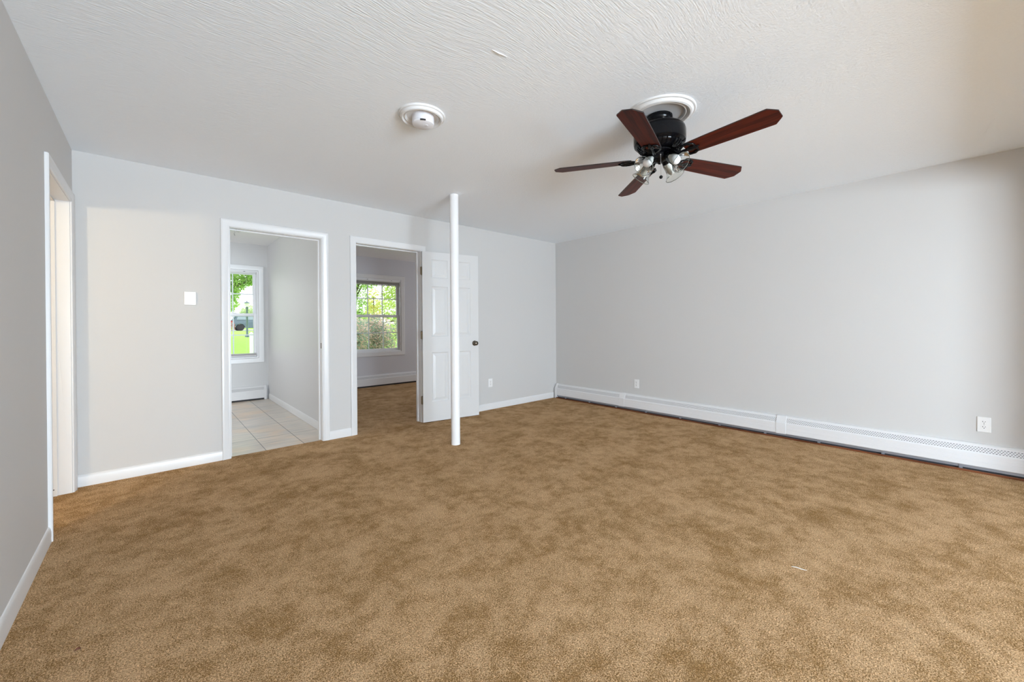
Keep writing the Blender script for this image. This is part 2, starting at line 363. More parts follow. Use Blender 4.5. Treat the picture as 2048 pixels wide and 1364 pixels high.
struct(m.obj('ceiling', M['ceil']), 'white brushed and stippled plaster ceiling of the living room', 'ceiling')
# carpet of the living room runs on into the bedroom
m = MB(); m.box(XL, -0.0775, YS, 0.0, -0.03, 0.0); m.box(XL-0.12, XL, DL[0], DL[1], -0.03, 0.0)
m.box(D1[0], D1[1], 0.0, 0.045, -0.03, 0.0); m.box(D2[0], D2[1], 0.0, 0.12, -0.03, 0.0); m.box(-3.28, 1.5, 0.12, YF-0.05, -0.03, 0.0)
struct(m.obj('floor', M['carpet']), 'mottled brown wall-to-wall carpet', 'floor')
m = MB(); m.box(-6.8, -3.40, 0.045, YF, -0.03, -0.002)
struct(m.obj('floor_kitchen', M['tile']), 'grey and beige stone-look tile floor beyond the first doorway', 'floor')
m = MB(); m.box(-0.0775, 0.0, YS, 0.0, -0.05, -0.012); m.box(-0.078, -0.066, -4.88, -0.07, -0.012, 0.015)
struct(m.obj('floor_edge', M['oak']), 'reddish bare wood strip along the carpet edge under the long heater', 'floor')
m = MB(); m.box(-3.28, 1.5, YF-0.05, YF, -0.05, -0.012)
struct(m.obj('floor_edge_bedroom', M['oak']), 'strip of bare wood floor under the heater in the bedroom', 'floor')
# rooms beyond
o = wall_grid([-6.92, WK[0], WK[1], -3.34], [-0.05, WK[2], WK[3], H], [WK], YF, YF+0.16, yb).obj('wall_kitchen_far', M['wall_kitchen'])
struct(o, 'grey window wall at the far end of the tiled room', 'wall')
o = wall_grid([-3.34, WB[0], WB[1], 1.62], [-0.05, WB[2], WB[3], H], [WB], YF, YF+0.16, yb).obj('wall_bedroom_far', M['wall_bed'])
struct(o, 'dim grey window wall at the far end of the carpeted bedroom', 'wall')
m = MB(); m.box(-3.40, -3.345, 0.12, YF, -0.03, H)
struct(m.obj('wall_kitchen_right', M['wall_kitchen']), 'pale grey side wall of the tiled room', 'wall')
m = MB(); m.box(-3.345, -3.28, 0.12, YF, -0.03, H)
struct(m.obj('wall_bedroom_left', M['wall_bed']), 'grey side wall of the bedroom behind the partition', 'wall')
o = wall_grid([0.12, 0.95, 2.25, YF], [-0.03, 0.75, 2.05, H], [], -6.92, -6.80, xb).obj('wall_kitchen_left', M['wall_kitchen'])
struct(o, 'outer side wall of the tiled room', 'wall')
o = wall_grid([0.12, YF], [-0.03, H], [], 1.5, 1.62, xb).obj('wall_bedroom_right', M['wall_bed'])
struct(o, 'outer side wall of the bedroom', 'wall')
m = MB(); m.box(-6.92, -3.34, 0.12, YF+0.16, H, H+0.1)
struct(m.obj('ceiling_kitchen', M['ceil2']), 'white ceiling of the tiled room', 'ceiling')
m = MB(); m.box(-3.34, 1.62, 0.12, YF+0.16, H, H+0.1)
struct(m.obj('ceiling_bedroom', M['ceil2']), 'white ceiling of the bedroom', 'ceiling')
# hall behind the left opening
m = MB()
m.box(-7.0, -6.9, -3.2, 0.12, -0.03, H); m.box(-6.9, XL-0.12, -3.3, -3.2, -0.03, H)
struct(m.obj('wall_hall', M['wall']), 'walls of the lit hall behind the opening in the left wall', 'wall')
m = MB(); m.box(-7.0, XL-0.12, -3.3, 0.0, H, H+0.1)
struct(m.obj('ceiling_hall', M['ceil2']), 'ceiling of the lit hall', 'ceiling')
m = MB(); m.box(-6.9, XL-0.12, -3.2, 0.0, -0.03, 0.0)
struct(m.obj('floor_hall', M['carpet']), 'carpet of the lit hall', 'floor')

# ------------------------------------------------------------------ trim
CAS = [(0.0, 0.0), (0.0, 0.007), (0.004, 0.0095), (0.012, 0.0095), (0.017, 0.012), (0.030, 0.013), (0.042, 0.0165), (0.054, 0.018), (0.060, 0.0165), (0.063, 0.012), (0.063, 0.0)]
def casing(name, u0, u1, zb, zt, fn, label, prof=CAS, closed=False, m=None):
    # fn(u, v, t): t stands off the wall
    b = MB(); rows = []
    for w, t in prof:
        if closed: rows.append([fn(u0-w, zb-w, t), fn(u0-w, zt+w, t), fn(u1+w, zt+w, t), fn(u1+w, zb-w, t)])
        else: rows.append([fn(u0-w, zb, t), fn(u0-w, zt+w, t), fn(u1+w, zt+w, t), fn(u1+w, zb, t)])
    b.grid(rows, closed)
    if not closed:
        b.face([r[0] for r in rows]); b.face([r[-1] for r in rows])
    return b
def jamb(u0, u1, zt, d0, d1, fn, stop=0.6, th=0.019):
    # three-sided lining of an opening, with a door stop
    b = MB()
    P = lambda pts: None
    def bx(a0, a1, v0, v1, e0, e1):
        pts = [fn(a, v, e) for a in (a0, a1) for v in (v0, v1) for e in (e0, e1)]
        xs, ys, zs = zip(*pts); b.box(min(xs), max(xs), min(ys), max(ys), min(zs), max(zs))
    bx(u0-th, u0, 0.0, zt+th, d0, d1); bx(u1, u1+th, 0.0, zt+th, d0, d1); bx(u0, u1, zt, zt+th, d0, d1)
    s0 = d0+(d1-d0)*stop; s1 = s0+(0.032 if d1 > d0 else -0.032)
    bx(u0, u0+0.011, 0.0, zt-0.011, s0, s1); bx(u1-0.011, u1, 0.0, zt-0.011, s0, s1); bx(u0, u1, zt-0.011, zt, s0, s1)
    return b
fb = lambda u, v, t: (u, -t, v)
fl = lambda u, v, t: (XL+t, u, v)
RV = 0.004
ti = 0
def door_trim(n, u0, u1, zt, fcas, fj, d0, d1, label, stop=0.6):
    t = empty(f'trim_{n}', kind='structure', label=label, cat='door trim')
    casing('casing', u0-RV, u1+RV, 0.0, zt+RV, fcas, '').obj('casing', M['trim'], t, smooth=True, angle=25)
    jamb(u0, u1, zt, d0, d1, fj, stop).obj('jamb', M['trim'], t, bevel=0.0015)
    return t
t1 = door_trim(1, *D1, fb, yb, 0.0005, 0.1195, 'white casing and jamb around the doorway to the tiled room', 0.55)
b = MB(); b.box(D1[1]-0.0015, D1[1]+0.001, 0.012, 0.034, 0.93, 0.985); tag(b.obj('strike_plate', M['bronze'], t1), 'small dark strike plate')
b = MB(); b.tube([(-4.205, 0.075, 2.032), (-4.205, 0.075, 2.018), (-4.190, 0.075, 2.012), (-4.170, 0.075, 2.020)], 0.0028, 8)
b.tube([(-4.203, 0.075, 2.024), (-4.214, 0.078, 2.010), (-4.219, 0.080, 1.992), (-4.213, 0.082, 1.976)], 0.0028, 8); b.lathe([(0.010, 0), (0.009, -0.004), (0.003, -0.006)], (-4.205, 0.075, 2.030), seg=16)
tag(b.obj('wire_hook', M['steel']), 'small grey wire hook hanging under the head of the tiled-room doorway', 'hook')
t2 = door_trim(2, *D2, fb, yb, 0.0005, 0.1195, 'white casing and jamb around the doorway to the bedroom', 0.55)
t3 = door_trim(3, *DL, fl, xb, XL-0.0005, XL-0.1195, 'white casing and jamb around the lit opening in the left wall', 0.58)
b = MB(); b.lathe([(0.004, 0.0), (0.0001, 0.0004)], (-5.282, DL[1]-0.0120, 0.046), (0, -1, 0), 12); b.obj('screw_hole', M['dark'], t3)

BB = [(0.0, 0.0), (0.0, 0.012), (0.058, 0.012), (0.064, 0.0105), (0.070, 0.010), (0.078, 0.007), (0.083, 0.004), (0.085, 0.0)]
def baseboard(name, a, bq, fn, label):
    b = MB(); rows = [[fn(a, z, t), fn(bq, z, t)] for z, t in BB]; b.grid(rows)
    b.face([r[0] for r in rows]); b.face([r[1] for r in rows])
    return struct(b.obj(name, M['trim'], smooth=True, angle=25), label, 'baseboard')
CW = 0.063+RV
baseboard('baseboard_back', XL+0.002, D1[0]-CW, fb, 'white baseboard under the switch cover')
baseboard('baseboard_back.001', D1[1]+CW, D2[0]-CW, fb, 'short white baseboard between the two doorways')
baseboard('baseboard_back.002', D2[1]+CW, -0.076, fb, 'white baseboard from behind the open door to the corner')
baseboard('baseboard_left', YS, DL[0]-CW, fl, 'white baseboard along the left wall beside the camera')
baseboard('baseboard_kitchen', 0.14, YF-0.075, lambda u, z, t: (-3.40-t, u, z), 'white baseboard along the side wall of the tiled room')

# ------------------------------------------------------------------ windows
WCAS = [(0.0, 0.0), (0.0, 0.008), (0.008, 0.011), (0.05, 0.016), (0.068, 0.018), (0.073, 0.014), (0.073, 0.0)]
def window(n, op, label):
    x0, x1, z0, z1 = op; w = empty(f'window_{n}', kind='structure', label=label, cat='window')
    casing('casing', x0, x1, z0, z1, lambda u, v, t: (u, YF-t, v), '', WCAS, True).obj('casing', M['trim'], w, smooth=True, angle=25)
    f = MB(); d0, d1 = YF, YF+0.15; th = 0.022
    g_ = 0.0012
    P4 = lambda a, d: [(x0+a, d, z0+a), (x1-a, d, z0+a), (x1-a, d, z1-a), (x0+a, d, z1-a)]
    f.grid([P4(g_, d0+0.001), P4(th, d0+0.001), P4(th, d1), P4(g_, d1), P4(g_, d0+0.001)], True)
    f.obj('frame', M['vinyl'], w)
    zm = (z0+z1)/2 - 0.012
    a0, a1 = x0+th, x1-th
    for (lo, hi, yy, nm) in ((zm-0.02, z1-th, YF+0.085, 'up'), (z0+th, zm+0.026, YF+0.045, 'lo')):
        s = MB(); sw = 0.036; y0, y1 = yy, yy+0.032; bt = 0.045
        s.box(a0, a0+sw, y0, y1, lo, hi); s.box(a1-sw, a1, y0, y1, lo, hi); s.box(a0+sw, a1-sw, y0, y1, lo, lo+bt); s.box(a0+sw, a1-sw, y0, y1, hi-0.04, hi)
        so = s.obj('sash', M['vinyl'], w, bevel=0.0025)
        g0, g1, h0, h1 = a0+sw, a1-sw, lo+bt, hi-0.04
        p = MB(); p.box(g0, g1, yy+0.014, yy+0.018, h0, h1); p.obj('pane', M['glass'], so)
        g = MB(); gw = 0.008
        for k in (1, 2): xx = g0+(g1-g0)*k/3; g.box(xx-gw, xx+gw, yy+0.010, yy+0.022, h0, h1)
        zz = (h0+h1)/2; g.box(g0, g1, yy+0.011, yy+0.021, zz-gw, zz+gw); g.obj('grille', M['grille'], so)
        if nm == 'lo':
            l = MB()
            for q in (0.33, 0.67): xx = a0+(a1-a0)*q; l.box(xx-0.025, xx+0.025, yy-0.010, yy+0.03, hi, hi+0.012)
            l.obj('latch', M['vinyl'], so, bevel=0.003)
    return w
window(1, WK, 'white double-hung window of the tiled room looking on lawn and parked car')
window(2, WB, 'white double-hung window of the bedroom looking on leafy shrubs')
# unseen window, added behind the camera to let the fill light in
for i, q in enumerate(SW):
    x0, x1, z0, z1 = q; w = empty(f'window_{i+3}', kind='structure', label='wide white window added out of view behind the camera for the fill light', cat='window')
    f = MB(); th = 0.03
    f.box(x0, x0+th, YS-0.1, YS, z0, z1); f.box(x1-th, x1, YS-0.1, YS, z0, z1); f.box(x0, x1, YS-0.1, YS, z1-th, z1); f.box(x0, x1, YS-0.1, YS, z0, z0+th)
    f.box((x0+x1)/2-0.02, (x0+x1)/2+0.02, YS-0.08, YS-0.03, z0, z1)
    f.obj('frame', M['vinyl'], w)
# blinds
def blind(op, low, label):
    x0, x1, z0, z1 = op; x0 += 0.03; x1 -= 0.03
    t = empty('mini_blind', ((x0+x1)/2, YF+0.02, z1-0.03), label=label, cat='window blind', group='mini blinds')
    cx = (x0+x1)/2
    h = MB(); h.box(x0-cx, x1-cx, -0.018, 0.018, -0.020, 0.008); h.obj('headrail', M['trim'], t, bevel=0.002)
    for q in (0.30, 0.82): br = MB(); xx = (x0+(x1-x0)*q)-cx; br.box(xx-0.012, xx+0.012, -0.020, 0.018, 0.006, 0.012); br.obj('bracket', M['dark'], t)
    s = MB()
    if low:
        zt = z1-0.03; zb = z0+0.050
        zr = zb-zt-0.004
        rr = random.Random(4)
        for i in range(9): zz = zr+0.001+i*0.0036; j = rr.uniform(-0.003, 0.003); s.box(x0-cx+0.002, x1-cx-0.002, -0.013+j, 0.013+j, zz, zz+0.0018)
    else:
        for i in range(22): z = -0.024-i*0.0024; s.box(x0-cx, x1-cx, -0.0125, 0.0125, z-0.0014, z)
        zr = -0.080
    s.obj('slats', M['blindw'] if low else M['blind'], t)
    r = MB(); r.box(x0-cx, x1-cx, -0.013, 0.013, zr-0.014, zr); r.obj('bottom_rail', M['blindw'] if low else M['blind'], t, bevel=0.002)
    for q in (0.15, 0.5, 0.85): c = MB(); xx = (x0+(x1-x0)*q)-cx; c.tube([(xx, -0.012, -0.02), (xx, -0.012, zr)], 0.0008, 5); c.obj('cord', M['plastic'], t)
    return t
blind(WK, True, 'pale mini blind with its slats bunched at the sill of the tiled-room window')
blind(WB, False, 'grey mini blind pulled all the way up in the bedroom window')

# ------------------------------------------------------------------ open door
A = Vector((-2.408, -0.062)); Bv = Vector((-1.672, -0.188)); ang = math.atan2(Bv.y-A.y, Bv.x-A.x)
door = empty('door_1', (A.x, A.y, 0.0), ang, 'white six-panel door swung open against the back wall behind the pole', 'door', kind='structure')
LW, LT, LZ0, LZ1 = 0.738, 0.035, 0.008, 2.030
pan = [(u0, u1, z0, z1) for (z0, z1) in ((0.245, 0.83), (1.02, 1.62), (1.72, 1.94)) for (u0, u1) in ((0.112, 0.322), (0.414, 0.624))]
b = MB()
us = sorted({0, LW} | {p[0] for p in pan} | {p[1] for p in pan}); vs = sorted({LZ0, LZ1} | {p[2] for p in pan} | {p[3] for p in pan})
for (yy, sg) in ((0.0, 1), (LT, -1)):
    for i in range(len(us)-1):
        for j in range(len(vs)-1):
            cu, cv = (us[i]+us[i+1])/2, (vs[j]+vs[j+1])/2
            if any(p[0] < cu < p[1] and p[2] < cv < p[3] for p in pan): continue
            b.face([(us[i], yy, vs[j]), (us[i+1], yy, vs[j]), (us[i+1], yy, vs[j+1]), (us[i], yy, vs[j+1])])
    for p in pan:
        rows = []
        for ins, dep in ((0, 0), (0.004, 0.004), (0.011, 0.0075), (0.018, 0.0075), (0.046, 0.0015)):
            y = yy+sg*dep; rows.append([(p[0]+ins, y, p[2]+ins), (p[1]-ins, y, p[2]+ins), (p[1]-ins, y, p[3]-ins), (p[0]+ins, y, p[3]-ins)])
        b.grid(rows, True); b.face(rows[-1])
for (u, s) in ((0, 1), (LW, 1)):
    for j in range(len(vs)-1): b.face([(u, 0, vs[j]), (u, LT, vs[j]), (u, LT, vs[j+1]), (u, 0, vs[j+1])])
for v in (LZ0, LZ1):
    for i in range(len(us)-1): b.face([(us[i], 0, v), (us[i+1], 0, v), (us[i+1], LT, v), (us[i], LT, v)])
b.obj('leaf', M['door'], door)
for z in (0.272, 1.040, 1.798):
    h = MB(); h.tube([(-0.005, 0.012, z-0.046), (-0.005, 0.012, z+0.046)], 0.0058, 12)
    h.tube([(-0.005, 0.012, z-0.052), (-0.005, 0.012, z-0.046)], 0.004, 10); h.tube([(-0.005, 0.012, z+0.046), (-0.005, 0.012, z+0.052)], 0.004, 10)
    h.box(-0.0035, 0.0005, 0.004, LT-0.002, z-0.045, z+0.045); h.box(-0.022, -0.007, 0.004, 0.0065, z-0.045, z+0.045)
    h.obj('hinge', M['bronze'], door, smooth=True)
KN = [(0.032, 0.0), (0.033, 0.004), (0.028, 0.009), (0.013, 0.012), (0.011, 0.026), (0.014, 0.032), (0.023, 0.036), (0.0275, 0.044), (0.0275, 0.052), (0.022, 0.060), (0.012, 0.064), (0.0001, 0.065)]
for s, y in ((-1, 0.0), (1, LT)):
    k = MB(); k.lathe(KN, (0.680, y, 0.925), (0, s, 0), 36); k.obj('knob', M['knob'], door, smooth=True)
b = MB(); b.box(LW-0.0005, LW+0.0015, 0.006, 0.029, 0.897, 0.953); b.obj('latch_plate', M['bronze'], door)

# ------------------------------------------------------------------ support pole
b = MB(); pr = 0.043; Pb = Vector((-2.588, -1.008, 0)); Pt = Vector((-2.552, -0.952, H))
b.tube([Pb, Pb.lerp(Pt, 0.5), Pt], pr, 40)
tag(b.obj('support_pole', M['pole'], smooth=True), 'round white support pole from carpet to ceiling in front of the open door', 'pole')

# ------------------------------------------------------------------ baseboard heaters
def heater(loc, rz, L, caps, label, group='hydronic baseboard heaters', detail=True, dark=False, zb=0.046, ends=(True, True)):
    # local: length runs +x from 0 to L, wall at y=0, room towards -y
    t = empty('baseboard_heater', loc, rz, label, 'heater', group)
    b = MB(); b.box(0, L, -0.003, 0, 0.0, 0.215); b.prism([(-0.0, 0.218), (-0.022, 0.214), (-0.026, 0.208), (-0.026, 0.204), (0, 0.208)], (0, L), lambda u, v, w: (w, u, v))
    b.obj('back_plate', M['heater'], t)
    f = MB()
    prof = [(-0.060, 0.150), (-0.063, 0.146), (-0.063, 0.122), (-0.0615, 0.1205), (-0.063, 0.119), (-0.0635, 0.092), (-0.062, 0.0905), (-0.0635, 0.089), (-0.0635, zb+0.004), (-0.061, zb), (-0.050, zb), (-0.050, zb+0.004), (-0.058, zb+0.006), (-0.058, 0.148)]
    f.prism(prof, (0, L), lambda u, v, w: (w, u, v)); f.obj('front_cover', M['heater'], t)
    # perforated sloping grille
    P0 = Vector((0, -0.0605, 0.150)); P1 = Vector((0, -0.026, 0.206))
    g = MB(); rows = 4; px = 0.016
    S = lambda x, s: Vector((x, 0, 0)) + P0.lerp(P1, s)
    g.face([S(0, 0), S(L, 0), S(L, 0.12), S(0, 0.12)]); g.face([S(0, 0.80), S(L, 0.80), S(L, 1), S(0, 1)])
    if detail:
        n = int(L/px); rh = 0.68/rows
        for r in range(rows):
            s0 = 0.12+r*rh; off = (r % 2)*px*0.5
            for k in range(n+1):
                a = max(0.0, k*px-off); e = min(L, (k+1)*px-off)
                if e-a < px*0.6:
                    if e > a: g.face([S(a, s0), S(e, s0), S(e, s0+rh), S(a, s0+rh)])
                    continue
                o_ = [S(a, s0), S(e, s0), S(e, s0+rh), S(a, s0+rh)]
                c = (a+e)/2; q = s0+rh/2; hw = (e-a)*0.29; hh = rh*0.18; sk = 0.0012
                i_ = [S(c-hw-sk, q-hh), S(c+hw-sk, q-hh), S(c+hw+sk, q+hh), S(c-hw+sk, q+hh)]
                for j in range(4): g.face([o_[j], o_[(j+1) % 4], i_[(j+1) % 4], i_[j]])
    else:
        g.face([S(0, 0.12), S(L, 0.12), S(L, 0.8), S(0, 0.8)])
    me = g.obj('grille', M['heater'], t)
    d = MB(); d.box(0.002, L-0.002, -0.028, -0.003, 0.0, 0.196); d.obj('inner_shade', M['slot'], t)  # dark box stands in for the shade inside the heater
    fi = MB(); fi.box(0.002, L-0.002, -0.046, -0.036, 0.022, 0.052)
    for k in range(int(L/0.45)): x = 0.2+k*0.45; fi.box(x, x+0.02, -0.050, -0.034, 0.010, 0.056)
    fi.obj('damper', M['dark'] if dark else M['fin'], t)  # dark version paints in the shade under the far-room heaters
    ep = [(0, 0.0), (-0.066, 0.0), (-0.0665, 0.150), (-0.061, 0.156), (-0.030, 0.211), (-0.024, 0.217), (0, 0.221)]
    for on, a in zip(ends, (0.0, L-0.035)):
        if on:
            e = MB(); e.prism(ep, (a, a+0.035), lambda u, v, w: (w, u, v)); e.obj('end_cap', M['heater'], t, bevel=0.002)
    cp = [(0, zb-0.004), (-0.065, zb-0.004), (-0.0665, 0.150), (-0.061, 0.156), (-0.030, 0.211), (-0.024, 0.217), (0, 0.221)]
    for c in caps:
        e = MB(); e.prism(cp, (c, c+0.085), lambda u, v, w: (w, u, v)); e.obj('splice_cap', M['heater'], t, bevel=0.0015)
    return t
# right wall: local +x runs towards -y
heater((0.0, -0.020, 0.0), R(-90), 4.80, (1.165, 3.010), 'long white baseboard heater with perforated top along the blank right wall')
heater((-6.79, YF, -0.002), 0, 3.355, (1.2,), 'white baseboard heater below the window of the tiled room', dark=True, zb=0.026)
heater((-3.275, YF, 0.0), 0, 4.77, (2.9,), 'shaded white baseboard heater below the bedroom window', dark=True, zb=0.026)

# ------------------------------------------------------------------ outlets and switch cover
def outlet(loc, rz, label):
    t = empty('wall_outlet', loc, rz, label, 'outlet', 'duplex wall outlets')
    b = MB(); b.box(-0.035, 0.035, -0.006, 0.0, -0.058, 0.058); b.obj('cover_plate', M['plastic'], t, bevel=0.003)
    for z in (-0.0195, 0.0195):
        r = MB(); pts = []
        for i in range(32):
            a = 2*PI*i/32; x = 0.0172*math.cos(a); zz = 0.0172*math.sin(a); pts.append((x, max(-0.0135, min(0.0135, zz))))
        r.prism(pts, (-0.0085, -0.004), lambda u, v, w: (u, w, v+z)); ro = r.obj('receptacle', M['plastic'], t)
        h = MB(); h.box(-0.0078, -0.0052, -0.0092, -0.0080, z+0.000, z+0.0085); h.box(0.0050, 0.0074, -0.0092, -0.0080, z+0.001, z+0.0078)
        h.lathe([(0.0027, 0.0), (0.0026, 0.0009), (0.0001, 0.001)], (0, -0.0082, z-0.0068), (0, -1, 0), 12); h.obj('slot', M['dark'], ro)
    s = MB(); s.lathe([(0.0032, 0), (0.0028, 0.0014), (0.0001, 0.0018)], (0, -0.006, 0), (0, -1, 0), 14); s.obj('screw', M['steel'], t)
    return t
outlet((-1.345, 0.0, 0.362), 0, 'white outlet on the back wall beside the open door')
outlet((0.0, -1.424, 0.362), R(-90), 'white outlet low on the right wall near the far corner')
outlet((0.0, -4.400, 0.365), R(-90), 'largest white outlet, above the near end of the long heater')
t = empty('switch_cover', (-4.537, 0.0, 1.394), 0, 'blank white raised cover plate on the back wall beside the tiled-room doorway', 'cover plate')
b = MB(); b.box(-0.040, 0.040, -0.014, 0, -0.056, 0.056); b.obj('cover', M['plastic'], t, bevel=0.005, seg=3)
b = MB(); b.box(-0.026, 0.020, -0.0165, -0.013, -0.043, 0.043); b.obj('face_panel', M['plastic'], t, bevel=0.002)
b = MB(); b.lathe([(0.0035, 0.0), (0.0001, 0.002)], (-4.462, 0.0, 1.384), (0, -1, 0), 12); tag(b.obj('wall_plug', M['plaster_grey']), 'tiny filled nail hole in the wall right of the blank cover plate', 'wall plug')

# ------------------------------------------------------------------ ceiling medallions, smoke detector
def medallion(loc, r, inner, label):
    t = empty('ceiling_medallion', loc, 0, label, 'ceiling medallion', 'ceiling medallions')
    # profile hangs below the ceiling (negative heights)
    p = [(r, 0.0), (r, -0.005), (r*0.985, -0.010), (r*0.955, -0.012), (r*0.935, -0.011), (r*0.925, -0.015), (r*0.89, -0.024), (r*0.84, -0.027), (r*0.79, -0.023), (r*0.765, -0.016), (r*0.755, -0.013), (r*0.74, -0.018), (r*0.72, -0.020), (r*0.70, -0.017), (inner, -0.006), (inner, 0.0)]
    b = MB(); b.lathe(p, seg=72); 
    b.f = b.f[:-2]; b.obj('ring', M['plaster'], t, smooth=True, angle=35)
    d = MB(); d.lathe([(inner+0.002, 0.0), (inner+0.002, -0.0065), (0.0001, -0.0065)], seg=64); d.f = [f for f in d.f if len(f) <= 4]
    d.obj('centre_disc', M['plaster_grey'] if inner > 0.12 else M['plaster'], t)  # fan disc is greyer: shade of the recess put into its colour
    return t
medallion((-2.466, -3.056, H), 0.204, 0.138, 'larger round white ceiling medallion around the fan mount')
medallion((-3.537, -2.083, H), 0.140, 0.090, 'smaller round white ceiling medallion behind the smoke detector')
sd = empty('smoke_detector', (-3.532, -2.090, H-0.0065), 0, 'round white smoke detector on the small medallion', 'smoke detector')
b = MB(); b.lathe([(0.064, 0.0), (0.065, -0.004), (0.0655, -0.036), (0.0645, -0.038), (0.0645, -0.040), (0.0655, -0.042), (0.063, -0.052), (0.052, -0.058), (0.0001, -0.0595)], seg=64)
b.obj('housing', M['plastic_grey'], sd, smooth=True, angle=30)
a0 = math.atan2(CAM.y+2.09, CAM.x+3.532)
b = MB()
rows = []
for k in range(9):
    a = a0-0.02+(k-4)*0.065; rows.append([(0.0618*math.cos(a), 0.0618*math.sin(a), -0.0535), (0.0650*math.cos(a), 0.0650*math.sin(a), -0.0455), (0.0660*math.cos(a), 0.0660*math.sin(a), -0.0465), (0.0628*math.cos(a), 0.0628*math.sin(a), -0.0548)])
b.grid(rows, True); b.obj('vent_slot', M['dark'], sd)
b = MB(); b.lathe([(0.009, -0.0585), (0.009, -0.0605), (0.007, -0.0615), (0.0001, -0.0615)], (0.012, -0.02, 0), seg=24); b.obj('test_button', M['plastic_grey'], sd)
# ridge of plaster on the ceiling
b = MB(); b.tube([(-3.585, -2.821, H-0.001), (-3.55, -2.824, H-0.0025), (-3.52, -2.828, H-0.002), (-3.500, -2.829, H-0.001)], [0.001, 0.0035, 0.0025, 0.001], 8)
tag(b.obj('plaster_sliver', M['plaster']), 'thin white raised plaster sliver on the ceiling in front of the smoke detector', 'plaster sliver')

# ------------------------------------------------------------------ ceiling fan
FX, FY = -2.440, -3.0394
fan = empty('ceiling_fan', (FX, FY, H-0.0065), 0, 'black ceiling fan with five mahogany blades and four glass shades', 'ceiling fan')
Z = lambda z: z-(H-0.0065)       # world height -> local
b = MB(); b.lathe([(0.072, Z(H-0.0065)), (0.078, Z(2.428)), (0.078, Z(2.412)), (0.071, Z(2.398)), (0.062, Z(2.386)), (0.058, Z(2.372)), (0.058, Z(2.350))], seg=56)
for k in range(6):
    a = k*PI/3+0.3; b.lathe([(0.005, 0), (0.005, 0.003), (0.0001, 0.005)], (0.0775*math.cos(a), 0.0775*math.sin(a), Z(2.420)), (math.cos(a), math.sin(a), 0), 10)
b.obj('canopy', M['black'], fan, smooth=True, angle=35)
b = MB(); b.lathe([(0.060, Z(2.364)), (0.110, Z(2.362)), (0.135, Z(2.356)), (0.148, Z(2.344)), (0.152, Z(2.327)), (0.152, Z(2.276)), (0.149, Z(2.262)), (0.138, Z(2.253)), (0.128, Z(2.249)), (0.126, Z(2.242)), (0.110, Z(2.226)), (0.085, Z(2.218)), (0.050, Z(2.216))], seg=72)
for k in range(30):                      # vent ribs round the lower edge
    a = 2*PI*k/30; ca, sa = math.cos(a), math.sin(a)
    b.tube([(0.131*ca, 0.131*sa, Z(2.248)), (0.120*ca, 0.120*sa, Z(2.232)), (0.100*ca, 0.100*sa, Z(2.221))], 0.0035, 6)
b.obj('motor_housing', M['black'], fan, smooth=True, angle=35)
b = MB(); b.lathe([(0.050, Z(2.217)), (0.074, Z(2.215)), (0.080, Z(2.209)), (0.080, Z(2.203)), (0.070, Z(2.198)), (0.046, Z(2.195)), (0.044, Z(2.186)), (0.052, Z(2.182)), (0.052, Z(2.170)), (0.044, Z(2.160)), (0.028, Z(2.153)), (0.012, Z(2.149)), (0.009, Z(2.140)), (0.0001, Z(2.137))], seg=56)
b.obj('light_fitter', M['black'], fan, smooth=True, angle=35)
BZ = 2.168
TH = R(12)
bladeW = [(0.168, 0.046), (0.185, 0.052), (0.30, 0.058), (0.45, 0.063), (0.600, 0.0675), (0.607, 0.067), (0.630, 0.044), (0.640, 0.034), (0.6465, 0.026)]
